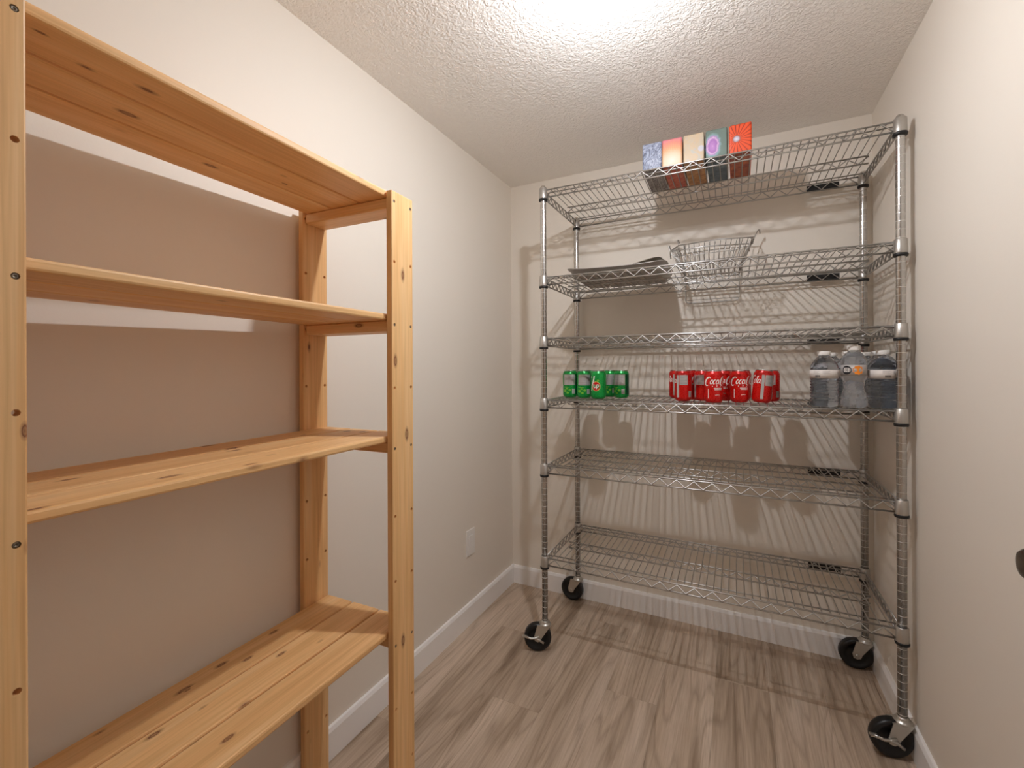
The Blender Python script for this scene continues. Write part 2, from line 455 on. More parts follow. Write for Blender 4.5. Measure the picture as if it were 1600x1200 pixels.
# posts
b = MB()
b.lathe([(0, 0.112), (0.0125, 0.112), (0.0125, RH - 0.013), (0.0115, RH - 0.006), (0.008, RH - 0.001), (0, RH)], 20)
z = 0.135
while z < RH - 0.03:
    b.lathe([(0.01245, z - 0.0008), (0.01265, z - 0.0006), (0.01265, z + 0.0006), (0.01245, z + 0.0008)], 20, 1, None, False)
    z += 0.0254
pme = b.mesh('post', [M['post_chrome'], M['groove']])
for px in (0, RW):
    for py in (0, RD): link('post', pme, rack, (px, py, 0))

# one shelf of each piece, shared between the six tiers
ZT, ZB_ = 0.037, 0.006
def truss(p0, p1, name, ztop=ZT, zbot=ZB_, period=0.061, rr=0.0031, rs=0.0025, off=None):
    b = MB(); p0 = Vector(p0); p1 = Vector(p1); d = (p1 - p0); Ln = d.length; d.normalize()
    off = off or Vector((0, 0, 0))
    b.tube([p0 + Vector((0, 0, ztop)), p1 + Vector((0, 0, ztop))], rr, 8)
    b.tube([p0 + Vector((0, 0, zbot)), p1 + Vector((0, 0, zbot))], rr, 8)
    n = max(2, int(round(Ln / (period / 2)))); pts = []
    for i in range(n + 1):
        zz = (zbot + 0.002) if i % 2 == 0 else (ztop - 0.002)
        pts.append(p0 + d * (Ln * i / n) + Vector((0, 0, zz)) + off)
    b.tube(pts, rs, 6)
    return b.mesh(name, M['chrome'])
SH = {}
SH['front_rail'] = truss((0.016, 0, 0), (RW - 0.016, 0, 0), 'front_rail', off=Vector((0, -0.003, 0)))
SH['back_rail'] = truss((0.016, RD, 0), (RW - 0.016, RD, 0), 'back_rail', off=Vector((0, -0.003, 0)))
SH['side_rail'] = truss((0, 0.016, 0), (0, RD - 0.016, 0), 'side_rail', period=0.05)
SH['centre_rail'] = truss((0.03, RD / 2, 0), (RW - 0.03, RD / 2, 0), 'centre_rail', ztop=0.031, zbot=0.004)
b = MB()
nw = 46
for i in range(nw):
    x = 0.030 + (RW - 0.060) * i / (nw - 1)
    zt = ZT + 0.0034
    b.tube([(x, -0.0005, ZT - 0.001), (x, 0.002, zt - 0.001), (x, 0.006, zt), (x, RD - 0.006, zt), (x, RD - 0.002, zt - 0.001), (x, RD + 0.0005, ZT - 0.001)], 0.0019, 6)
for y in (0.034, RD - 0.034):
    b.tube([(0.006, y, ZT - 0.0005), (RW - 0.006, y, ZT - 0.0005)], 0.0024, 6)
SH['shelf'] = b.mesh('shelf', M['chrome'])
b = MB(); b.lathe([(0.0128, -0.003), (0.0172, -0.003), (0.0178, 0.004), (0.0168, 0.044), (0.0150, 0.046), (0.0128, 0.046)], 20)
SH['collar'] = b.mesh('collar', M['collar'])
b = MB(); b.lathe([(0.0127, -0.009), (0.0178, -0.009), (0.0190, -0.005), (0.0190, -0.002), (0.0182, 0.0005), (0.0127, 0.0005)], 20)
SH['sleeve'] = b.mesh('sleeve', M['black'])
SH['name_plate'] = bevel_box('name_plate', 0.112, 0.003, 0.024, M['black'], 0.0006)
for zl in LEV:
    sh = link('shelf', SH['shelf'], rack, (0, 0, zl))
    link('front_rail', SH['front_rail'], sh); link('back_rail', SH['back_rail'], sh); link('centre_rail', SH['centre_rail'], sh)
    link('side_rail', SH['side_rail'], sh); link('side_rail', SH['side_rail'], sh, (RW, 0, 0))
    for px in (0, RW):
        for py in (0, RD):
            link('collar', SH['collar'], sh, (px, py, 0)); link('sleeve', SH['sleeve'], sh, (px, py, 0))
    link('name_plate', SH['name_plate'], sh, (1.061, RD + 0.0055, 0.0215))

# casters: wheel centre trails the stem
WR, TRAIL = 0.058, 0.031
AX = Matrix.Rotation(R(90), 4, 'X')
b = MB()
b.lathe([(0, -0.012), (0.012, -0.012), (0.014, -0.009), (0.040, -0.008), (0.043, -0.0155), (0.053, -0.0155), (0.0575, -0.011), (WR, -0.004), (WR, 0.004),
         (0.0575, 0.011), (0.053, 0.0155), (0.043, 0.0155), (0.040, 0.008), (0.014, 0.009), (0.012, 0.012), (0, 0.012)], 40, 0, Matrix.Translation((TRAIL, 0, WR)) @ AX)
wheel_me = b.mesh('wheel', M['rubber'])
b = MB()
b.lathe([(0, 0.128), (0.0150, 0.128), (0.0170, 0.125), (0.0170, 0.119), (0.023, 0.117), (0.026, 0.113), (0.026, 0.1105), (0, 0.1105)], 24)
zt = 0.1115
for s in (-1, 1):
    y0, y1 = sorted((s * 0.0185, s * 0.0210))
    out = [(-0.022, zt), (0.034, zt), (0.047, WR + 0.006), (0.043, WR - 0.010), (TRAIL, WR - 0.014), (0.019, WR - 0.010), (0.014, WR + 0.004)]
    n = len(out); vs = [(q[0], y, q[1]) for y in (y0, y1) for q in out]
    b.add(vs, [tuple(range(n)), tuple(reversed(range(n, 2 * n)))] + [(i, n + i, n + (i + 1) % n, (i + 1) % n) for i in range(n)])
    b.lathe([(0, 0), (0.007, 0), (0.007, 0.003), (0.004, 0.0045), (0, 0.0045)], 10, 0, Matrix.Translation((TRAIL, s * 0.021, WR)) @ Matrix.Rotation(R(-90 * s), 4, 'X'))
b.box(-0.022, 0.034, -0.021, 0.021, zt - 0.0015, zt + 0.001)
fork_me = b.mesh('fork', M['zinc'])
b = MB()
b.tube([(TRAIL - 0.006, 0.0235, WR + 0.010), (TRAIL + 0.012, 0.0245, WR + 0.004), (TRAIL + 0.03, 0.026, WR + 0.004), (TRAIL + 0.056, 0.026, WR + 0.013)], 0.0045, 8)
b.tube([(TRAIL - 0.024, 0.0235, WR - 0.016), (TRAIL - 0.006, 0.0245, WR - 0.002), (TRAIL + 0.014, 0.0245, WR + 0.004)], 0.005, 8)
b.box(TRAIL + 0.046, TRAIL + 0.066, 0.016, 0.030, WR + 0.010, WR + 0.014)
brake_me = b.mesh('brake_lever', M['zinc'])
def caster(px, py, ang, brake):
    f = link('fork', fork_me, rack, (px, py, 0), (0, 0, ang)); f.name = 'caster'
    link('wheel', wheel_me, f)
    if brake: link('brake_lever', brake_me, f)
caster(0, 0, R(180 + 24), True)
caster(0, RD, R(180 - 4), False)
caster(RW, RD, R(180 + 5), False)
caster(RW, 0, R(180 + 12), True)

# ================================================================== TISSUE BOXES ON THE TOP TIER
def tissue_mats(k):
    """print on the box end/sides, and the print on the long face that rests on the wires"""
    m, nt, p = new_mat('tissue_print'); p.inputs['Roughness'].default_value = 0.35
    tc = N(nt, 'ShaderNodeTexCoord'); v = tc.outputs['Object']
    sx = N(nt, 'ShaderNodeSeparateXYZ'); L(nt, v, sx.inputs[0])
    X, Z = sx.outputs[0], sx.outputs[2]
    def polar(cx, cz):
        dx = mathn(nt, 'SUBTRACT', X, cx); dz = mathn(nt, 'SUBTRACT', Z, cz)
        rr = mathn(nt, 'SQRT', mathn(nt, 'ADD', mathn(nt, 'MULTIPLY', mathn(nt, 'MULTIPLY', dx, dx), 2.6 if k == 3 else 1.0), mathn(nt, 'MULTIPLY', dz, dz)))
        return rr, mathn(nt, 'ARCTAN2', dz, dx)
    if k == 0:
        vo = N(nt, 'ShaderNodeTexVoronoi', i_Scale=52.0, feature='DISTANCE_TO_EDGE'); nz = N(nt, 'ShaderNodeTexNoise', i_Scale=13.0, i_Detail=2.0, i_Distortion=2.5)
        L(nt, v, nz.inputs['Vector']); L(nt, nz.outputs['Color'], vo.inputs['Vector'])
        vo.inputs['Scale'].default_value = 5.0
        r1 = ramp(nt, [(0.0, s2l(80, 84, 104)), (0.10, s2l(168, 178, 204)), (0.35, s2l(206, 212, 228)), (0.7, s2l(240, 236, 240))]); L(nt, vo.outputs['Distance'], r1.inputs[0])
        c = r1.outputs[0]
    elif k == 1:
        rr, an = polar(0.0, 0.022)
        st = mathn(nt, 'SINE', mathn(nt, 'MULTIPLY', an, 46.0))
        rj = mathn(nt, 'ADD', rr, mathn(nt, 'MULTIPLY', st, 0.003))
        r1 = ramp(nt, [(0.0, s2l(238, 226, 208)), (0.30, s2l(236, 208, 172)), (0.55, s2l(234, 170, 118)), (0.80, s2l(232, 140, 118)), (1.0, s2l(228, 130, 150))])
        L(nt, mathn(nt, 'MULTIPLY', rj, 11.5), r1.inputs[0]); c = r1.outputs[0]
    elif k == 2:
        nz = N(nt, 'ShaderNodeTexNoise', i_Scale=26.0, i_Detail=4.0, i_Distortion=1.0); L(nt, v, nz.inputs['Vector'])
        r1 = ramp(nt, [(0.35, s2l(226, 210, 182)), (0.55, s2l(236, 206, 164)), (0.7, s2l(214, 210, 196))]); L(nt, nz.outputs['Fac'], r1.inputs[0])
        rr, an = polar(0.026, 0.045)
        d = ramp(nt, [(0.0, (1, 1, 1, 1)), (0.85, (1, 1, 1, 1)), (1.0, (0, 0, 0, 1))]); L(nt, mathn(nt, 'MULTIPLY', rr, 85.0), d.inputs[0])
        c = mixc(nt, d.outputs[0], r1.outputs[0], s2l(226, 224, 230))
    elif k == 3:
        rr, an = polar(-0.012, 0.045)
        nz = N(nt, 'ShaderNodeTexNoise', i_Scale=24.0, i_Detail=2.0, i_Distortion=2.0); L(nt, v, nz.inputs['Vector'])
        w = mathn(nt, 'ADD', mathn(nt, 'MULTIPLY', rr, 17.0), mathn(nt, 'MULTIPLY', nz.outputs['Fac'], 0.35))
        r1 = ramp(nt, [(0.10, s2l(226, 214, 234)), (0.25, s2l(196, 140, 206)), (0.55, s2l(170, 110, 190)), (0.68, s2l(226, 190, 222)), (0.74, s2l(180, 140, 200)), (0.85, s2l(140, 176, 178)), (1.0, s2l(112, 132, 122))])
        L(nt, w, r1.inputs[0]); c = r1.outputs[0]
    else:
        rr, an = polar(-0.012, 0.052)
        st = mathn(nt, 'SINE', mathn(nt, 'MULTIPLY', an, 22.0))
        r2 = ramp(nt, [(0.0, s2l(120, 40, 20)), (0.12, s2l(236, 78, 34)), (1.0, s2l(246, 94, 42))]); L(nt, mathn(nt, 'ADD', mathn(nt, 'MULTIPLY', st, 0.5), 0.5), r2.inputs[0])
        d = ramp(nt, [(0.0, s2l(240, 236, 244)), (0.16, s2l(206, 196, 214)), (0.26, s2l(150, 110, 100))]); L(nt, mathn(nt, 'MULTIPLY', rr, 22.0), d.inputs[0])
        near = ramp(nt, [(0.20, (0, 0, 0, 1)), (0.34, (1, 1, 1, 1))]); L(nt, mathn(nt, 'MULTIPLY', rr, 22.0), near.inputs[0])
        c = mixc(nt, near.outputs[0], d.outputs[0], r2.outputs[0])
    c = mixc(nt, 1.0, c, (0.62, 0.62, 0.64, 1) if k in (0, 2) else (0.78, 0.76, 0.76, 1), 'MULTIPLY')
    L(nt, c, p.inputs['Base Color'])
    m2, nt, p = new_mat('tissue_base_print'); p.inputs['Roughness'].default_value = 0.4
    tc = N(nt, 'ShaderNodeTexCoord'); nz = N(nt, 'ShaderNodeTexNoise', i_Scale=[160.0, 70.0, 60.0, 22.0, 26.0][k], i_Detail=4.0, i_Distortion=0.8); L(nt, tc.outputs['Object'], nz.inputs['Vector'])
    cs = [((70, 66, 68), (176, 166, 160)), ((196, 56, 40), (206, 122, 84)), ((170, 110, 48), (206, 152, 90)), ((66, 84, 96), (112, 130, 140)), ((150, 54, 26), (206, 106, 48))][k]
    r1 = ramp(nt, [(0.38, s2l(*cs[0])), (0.62, s2l(*cs[1]))]); L(nt, nz.outputs['Fac'], r1.inputs[0]); L(nt, r1.outputs[0], p.inputs['Base Color'])
    return [m, m2]
TBW, TBD, TBH = 0.0725, 0.243, 0.105
tiss = [(-0.289, 'tissue box with a blue-grey crystal print, leftmost on the top wire tier'),
        (-0.214, 'tissue box with a pink and orange glow print on the top wire tier'),
        (-0.137, 'pale beige tissue box, middle one on the top wire tier'),
        (-0.059, 'tissue box with a purple and teal swirl print on the top wire tier'),
        (0.0195, 'bright orange-red tissue box with a sunburst print on the top wire tier')]
ZI = [z + 0.0424 for z in LEV]
for k, (tx, lab) in enumerate(tiss):
    mats = tissue_mats(k)
    t = thing('tissue_box', lab, 'tissue box', (tx, 1.793 + TBD / 2, ZI[0]), R([1.2, 0.6, 0.2, 0.0, -0.4][k]), 'tissue boxes on the top tier')
    me = bevel_box('carton', TBW, TBD, TBH, mats[0], 0.0055, 3); me.materials.append(mats[1])
    for pl in me.polygons:
        if pl.normal.z < -0.9: pl.material_index = 1
    me.transform(Matrix.Translation((0, 0, TBH / 2))); link('carton', me, t)
    # oval tear-out on the face that normally points up (here a side), with a tissue slit
    b = MB(); ov = []
    for s in range(24):
        a = 2 * PI * s / 24; ov.append((TBW / 2 + 0.0004, 0.085 * math.cos(a), TBH / 2 + 0.030 * math.sin(a)))
    b.add(ov, [tuple(range(24))]); b.build('tear_out', M['ink_white'], t)

# ================================================================== TRAYS ON THE SECOND TIER
def tray(name, label, loc, rz, tilt, hx, hy, corner, flare, rimh, lift, mat, th=0.0018):
    t = thing(name, label, 'tray', loc, rz); t.rotation_euler = (tilt[0], tilt[1], rz)
    n = 72
    def ring(ax, ay, zf):
        out = []
        for i in range(n):
            a = 2 * PI * i / n; e = 2.0 / corner
            cx = math.copysign(abs(math.cos(a)) ** e, math.cos(a)); cy = math.copysign(abs(math.sin(a)) ** e, math.sin(a))
            out.append((ax * cx, ay * cy, zf(cx, cy)))
        return out
    up = lambda cx, cy: rimh + lift * abs(cx) ** 4
    rings = [ring(hx * 0.02, hy * 0.02, lambda a, c: th), ring(hx - flare - 0.012, hy - flare - 0.012, lambda a, c: th), ring(hx - flare, hy - flare, lambda a, c: th + 0.003),
             ring(hx - 0.010, hy - 0.010, lambda a, c: up(a, c)), ring(hx, hy, lambda a, c: up(a, c) + 0.0012), ring(hx + 0.0012, hy + 0.0012, lambda a, c: up(a, c) - 0.0006),
             ring(hx, hy, lambda a, c: up(a, c) - 0.0018), ring(hx - 0.009, hy - 0.009, lambda a, c: up(a, c) - 0.0022),
             ring(hx - flare + 0.001, hy - flare + 0.001, lambda a, c: 0.002), ring(hx - flare - 0.012, hy - flare - 0.012, lambda a, c: 0.0), ring(hx * 0.02, hy * 0.02, lambda a, c: 0.0)]
    b = MB(); vs = [q for rg in rings for q in rg]; fs = []
    for i in range(len(rings) - 1):
        for j in range(n): fs.append((i * n + j, i * n + (j + 1) % n, (i + 1) * n + (j + 1) % n, (i + 1) * n + j))
    fs += [tuple(range(n)), tuple(range((len(rings) - 1) * n, len(rings) * n))]
    b.add(vs, fs, 0, True); b.build('pan', mat, t)
    b = MB(); rr = ring(hx - flare - 0.016, hy - flare - 0.016, lambda a, c: th + 0.0006); b.tube(rr, 0.0010, 5, 0, True); b.build('bead', mat, t)
    return t
tray('serving_tray', 'large flat grey metal tray with an upturned rim on the second wire tier', (-0.455, 2.006, ZI[1] + 0.0008), R(3.0), (0, 0), 0.206, 0.208, 7.0, 0.022, 0.017, 0.016, M['steel'])
M['tin'] = plain('old_tin', s2l(150, 142, 126), 0.42, 0.8, bump=0.06, bscale=80)
tray('serving_tray', 'smaller dull metal tray lying on top of the large grey tray', (-0.365, 2.00, ZI[1] + 0.0250), R(-2), (0, R(-13)), 0.100, 0.120, 3.2, 0.020, 0.014, 0.006, M['tin'])

# ================================================================== WIRE BASKET ON THE SECOND TIER
bk = thing('wire_basket', 'chrome wire basket with a low front standing on the second wire tier', 'basket', (-0.08, 2.06, ZI[1]))
wx0, wx1 = -0.158, 0.130         # local rim extents
yf, yb = -0.130, 0.130
zf, zb = 0.083, 0.170
bx0_, bx1_, byf, byb = -0.115, 0.095, -0.085, 0.085
zr = 0.003
b = MB()   # rim: low front, rising sides, high back
rim = [(wx0, yf, zf), (-0.02, yf - 0.004, zf + 0.004), (wx1, yf, zf - 0.004), (wx1 + 0.012, 0, (zf + zb) / 2), (wx1 + 0.025, yb, zb - 0.002), (0.01, yb + 0.004, zb + 0.008), (wx0 + 0.005, yb, zb), (wx0, 0, (zf + zb) / 2)]
b.tube(rim, 0.0024, 8, 0, True); b.build('rim', M['chrome'], bk)
b = MB(); b.tube([(bx0_, byf, zr), (bx1_, byf, zr), (bx1_, byb, zr), (bx0_, byb, zr)], 0.0024, 8, 0, True)
for i in range(1, 12):
    x = bx0_ + (bx1_ - bx0_) * i / 12; b.tube([(x, byf, zr + 0.001), (x, byb, zr + 0.001)], 0.0013, 5)
b.build('bottom_grid', M['chrome'], bk)
b = MB()
for i in range(0, 15):
    f = i / 14
    tx = wx0 + (wx1 - wx0) * f; qx = bx0_ + (bx1_ - bx0_) * f
    b.tube([(tx, yf, zf), (qx, byf, zr)], 0.0014, 5)
    b.tube([(wx0 + 0.005 + (wx1 + 0.02 - wx0) * f, yb, zb), (qx, byb, zr)], 0.0014, 5)
for i in range(1, 8):
    f = i / 8; y = yf + (yb - yf) * f; qy = byf + (byb - byf) * f; zz = zf + (zb - zf) * f
    b.tube([(wx0 + 0.002, y, zz), (bx0_, qy, zr)], 0.0014, 5); b.tube([(wx1 + 0.012 * 2 * f, y, zz), (bx1_, qy, zr)], 0.0014, 5)
for fz in (0.45, 0.75):
    lerp = lambda a, c: c + (a - c) * fz
    b.tube([(lerp(wx0, bx0_), lerp(yf, byf), lerp(zf, zr)), (lerp(wx1, bx1_), lerp(yf, byf), lerp(zf, zr)), (lerp(wx1 + 0.025, bx1_), lerp(yb, byb), lerp(zb, zr)), (lerp(wx0 + 0.005, bx0_), lerp(yb, byb), lerp(zb, zr))], 0.0013, 5, 0, True)
b.build('ribs', M['chrome'], bk)
for (cx, cy, cz, dx, dy, hh) in ((wx0, yf, zf, -0.006, -0.004, 0.022), (wx0 + 0.005, yb, zb, -0.004, 0.004, 0.026), (wx1, yf, zf - 0.004, 0.004, -0.004, 0.020), (wx1 + 0.025, yb, zb - 0.002, 0.016, 0.004, 0.030)):
    b = MB(); b.tube([(cx - dx * 0.5, cy + 0.002, cz - 0.03), (cx, cy, cz), (cx + dx, cy + dy, cz + hh), (cx + dx + 0.004, cy + dy + 0.006, cz + hh + 0.001), (cx + dx + 0.006, cy + dy + 0.010, cz + hh - 0.014)], 0.0024, 8)
    b.build('corner_hook', M['chrome'], bk)
b = MB()   # hanging loop that drops behind the back rail
yl = RY + RD + 0.0185 - 2.06
b.tube([(-0.125, yb, zb), (-0.128, yl, 0.03), (-0.128, yl, -0.080), (-0.120, yl, -0.090), (-0.108, yl, -0.092), (0.078, yl, -0.092), (0.090, yl, -0.088), (0.096, yl, -0.078), (0.096, yl, 0.03), (0.098, yb, zb)], 0.0026, 8)
b.tube([(-0.128, yl, -0.079), (0.096, yl, -0.079)], 0.0016, 6)
b.build('hanging_loop', M['chrome'], bk)

# ================================================================== SODA CANS ON THE FOURTH TIER
CR, CH = 0.0331, 0.1222
def can_body(mat):
    b = MB()
    b.lathe([(0, 0.006), (0.020, 0.003), (0.0235, 0.0), (0.0255, 0.001), (0.0300, 0.006), (0.0322, 0.011), (CR, 0.015), (CR, 0.104), (0.0320, 0.109), (0.0285, 0.1155), (0.0272, 0.1185)], 36)
    return b.mesh('can_body', mat)
b = MB(); b.lathe([(0.0272, 0.1180), (0.0279, 0.1205), (0.0276, CH), (0.0262, CH), (0.0252, 0.1165), (0.0238, 0.1155), (0.0228, 0.1178), (0, 0.1178)], 36)
lid_me = b.mesh('lid', M['alu'])
b = MB()
b.tube([(0.004, 0, 0.1190), (0.0, 0.006, 0.1190), (-0.010, 0.0075, 0.1190), (-0.015, 0, 0.1190), (-0.010, -0.0075, 0.1190), (0.0, -0.006, 0.1190)], 0.0014, 6, 0, True)
tab_me = b.mesh('tab', M['alu'])
def wrap(x, z, rad): a = x / CR; return (rad * math.sin(a), -rad * math.cos(a), z)     # x is arc length; x = 0 faces -y
def patch(b, x0, x1, z0, z1, rad=CR + 0.00018, mi=0, n=None):
    n = n or max(2, int(abs(x1 - x0) / 0.004)); vs = []
    for i in range(n + 1):
        x = x0 + (x1 - x0) * i / n; vs += [wrap(x, z0, rad), wrap(x, z1, rad)]
    b.add(vs, [(2 * i, 2 * i + 2, 2 * i + 3, 2 * i + 1) for i in range(n)], mi, True)
def disc(b, cx, cz, rx, rz, rad, mi=0, n=20):
    vs = [wrap(cx, cz, rad)] + [wrap(cx + rx * math.cos(2 * PI * i / n), cz + rz * math.sin(2 * PI * i / n), rad) for i in range(n)]
    b.add(vs, [(0, 1 + i, 1 + (i + 1) % n) for i in range(n)], mi, True)
def stroke(b, pts, w, rad, mi=0, taper=None):
    """flat brush stroke printed on the can"""
    k = len(pts); vs = []
    for i, (x, z) in enumerate(pts):
        xa, za = pts[max(0, i - 1)]; xb, zb = pts[min(k - 1, i + 1)]
        dx, dz = xb - xa, zb - za; ln = math.hypot(dx, dz) or 1
        ww = w * (taper[i] if taper else 1) / 2
        vs += [wrap(x - dz / ln * ww, z + dx / ln * ww, rad), wrap(x + dz / ln * ww, z - dx / ln * ww, rad)]
    b.add(vs, [(2 * i, 2 * i + 2, 2 * i + 3, 2 * i + 1) for i in range(k - 1)], mi, True)
def arc(cx, cz, rx, rz, a0, a1, slant=0.35, n=14):
    out = []
    for i in range(n + 1):
        a = R(a0 + (a1 - a0) * i / n); dz = rz * math.sin(a)
        out.append((cx + rx * math.cos(a) + slant * dz, cz + dz))
    return out

def make_cola():
    t = thing('soda_can', 'x', 'soda can', (0, 0, 0), 0, 'red soda cans on the fourth tier')
    link('can_body', can_body(M['coke_red']), t); link('lid', lid_me, t); link('tab', tab_me, t)
    rad = CR + 0.0002
    b = MB()                                   # script lettering: Coca-Cola
    zc = 0.080; s = 1.0
    def tp(n): return [0.45 + 0.75 * math.sin(PI * i / (n - 1)) for i in range(n)]
    def st(p, w=0.0028): stroke(b, [(x * 1.55, zc + (q - zc) * 1.55) for x, q in p], w * 1.35, rad, 0, tp(len(p)))
    st(arc(-0.0205, zc, 0.0068, 0.0100, 55, 300), 0.0036)                       # C
    st([(-0.0185, zc - 0.0085), (-0.010, zc - 0.0115), (0.0, zc - 0.0105), (0.009, zc - 0.0125), (0.016, zc - 0.0105)], 0.0026)    # its tail
    st(arc(-0.0118, zc - 0.001, 0.0026, 0.0050, 0, 360), 0.0020)                # o
    st(arc(-0.0052, zc - 0.001, 0.0027, 0.0050, 50, 310), 0.0022)               # c
    st(arc(0.0012, zc - 0.001, 0.0026, 0.0050, 0, 360), 0.0020)                 # a
    st([(0.0056, zc + 0.004), (0.0040, zc - 0.005), (0.0058, zc - 0.006)], 0.0022)
    st([(0.0072, zc - 0.001), (0.0098, zc - 0.0004)], 0.0016)                   # hyphen
    st(arc(0.0150, zc + 0.001, 0.0050, 0.0100, 60, 300), 0.0034)                # C
    st([(0.0165, zc + 0.0095), (0.0195, zc + 0.0125), (0.0225, zc + 0.0105), (0.021, zc + 0.0075)], 0.0018)
    st(arc(0.0212, zc - 0.001, 0.0024, 0.0050, 0, 360), 0.0020)                 # o
    st([(0.0262, zc - 0.006), (0.0262, zc + 0.002), (0.0300, zc + 0.0115), (0.0280, zc + 0.0110), (0.0258, zc - 0.004)], 0.0018)   # l
    st(arc(0.0312, zc - 0.001, 0.0024, 0.0050, 0, 360), 0.0020)                 # a
    st([(0.0352, zc + 0.004), (0.0338, zc - 0.005), (0.0358, zc - 0.006)], 0.0022)
    for row, (xa, xb) in enumerate(((-0.010, 0.020), (-0.008, 0.018))):         # fine print under the name
        x = xa
        while x < xb: patch(b, x, x + 0.0022, 0.0535 - row * 0.0050, 0.0565 - row * 0.0050, rad, 0, 1); x += 0.0031
    patch(b, -0.0315, -0.0295, 0.017, 0.052, rad, 0, 1)                          # thin bar
    stroke(b, [(-0.006, 0.029), (0.002, 0.0305), (0.010, 0.0300)], 0.0016, rad, 0)
    o = b.build('lettering', M['ink_white'], t, False); o['label'] = 'white script lettering on the red can'
    b = MB(); h = PI * CR                                                        # back panels
    patch(b, h - 0.034, h - 0.002, 0.064, 0.103); patch(b, h - 0.046, h - 0.036, 0.014, 0.103); patch(b, h + 0.001, h + 0.016, 0.016, 0.040)
    b.build('facts_panel', M['panel_grey'], t, False)
    b = MB()
    for i in range(7): patch(b, h - 0.032, h - 0.006 - (i % 3) * 0.004, 0.068 + i * 0.0045, 0.0692 + i * 0.0045, rad + 0.0002)
    for i in range(6): patch(b, h + 0.003 + i * 0.002, h + 0.0038 + i * 0.002, 0.019, 0.037, rad + 0.0002, 0, 1)
    b.build('fine_print', M['ink_grey'], t, False)['kind'] = 'stuff'
    return t

def make_lime():
    t = thing('soda_can', 'x', 'soda can', (0, 0, 0), 0, 'green soda cans on the fourth tier')
    link('can_body', can_body(M['green']), t); link('lid', lid_me, t); link('tab', tab_me, t)
    rad = CR + 0.0002
    for xa, xb in ((-0.082, -0.052), (-0.052, -0.030)):
        b = MB(); patch(b, xa, xb, 0.0152, 0.1038, CR + 0.00008); b.build('dark_band', M['dark_green'], t, False)
    b = MB(); disc(b, 0.001, 0.054, 0.0192, 0.0205, rad); b.build('logo_outline', M['ink_yellow'], t, False)
    b = MB(); disc(b, 0.0005, 0.054, 0.0172, 0.0186, rad + 0.0002); o = b.build('logo_disc', M['ink_red'], t, False); o['label'] = 'red disc of the logo'
    b = MB(); r2 = rad + 0.0004                                                 # a slanted 7 and the word UP
    _st = stroke
    def sc(b, p, w, r_, mi=0, tpr=None): _st(b, [(x * 1.28, 0.054 + (q - 0.056) * 1.25) for x, q in p], w * 1.2, r_, mi, tpr)
    sc(b, [(-0.0185, 0.0865), (-0.0040, 0.0885)], 0.0050, r2); sc(b, [(-0.0050, 0.0900), (-0.0085, 0.074), (-0.0140, 0.060), (-0.0165, 0.040)], 0.0046, r2, 0, [1, 1, 0.9, 0.7])
    sc(b, [(-0.0065, 0.0625), (-0.0072, 0.0540), (-0.0050, 0.0505), (-0.0020, 0.0525), (-0.0002, 0.0625), (-0.0012, 0.0510)], 0.0024, r2)
    sc(b, [(0.0040, 0.0625), (0.0022, 0.0455)], 0.0026, r2); sc(b, arc(0.0062, 0.0572, 0.0034, 0.0046, 150, -150, 0.2), 0.0023, r2)
    o = b.build('lettering', M['ink_white'], t, False); o['label'] = 'white lettering on the green can'
    b = MB(); h = PI * CR
    patch(b, h - 0.036, h + 0.020, 0.056, 0.103); patch(b, h + 0.004, h + 0.018, 0.018, 0.040); b.build('facts_panel', M['panel_grey'], t, False)
    b = MB()
    for i in range(9): patch(b, h - 0.033, h + 0.016 - (i % 3) * 0.005, 0.060 + i * 0.0045, 0.0612 + i * 0.0045, rad + 0.0002)
    for i in range(6): patch(b, h + 0.006 + i * 0.0018, h + 0.0067 + i * 0.0018, 0.021, 0.037, rad + 0.0002, 0, 1)
    b.build('fine_print', M['ink_grey'], t, False)['kind'] = 'stuff'
    b = MB()
    for (cx, cz, q) in ((h - 0.030, 0.030, 0.008), (h - 0.016, 0.022, 0.006), (h - 0.020, 0.040, 0.005), (h - 0.006, 0.034, 0.006), (0.010, 0.078, 0.005), (0.004, 0.074, 0.004)): disc(b, cx, cz, q, q * 0.8, rad + 0.0001)
    patch(b, h - 0.036, h - 0.010, 0.0455, 0.0480, rad); b.build('lime_print', M['lime'], t, False)['kind'] = 'stuff'
    return t
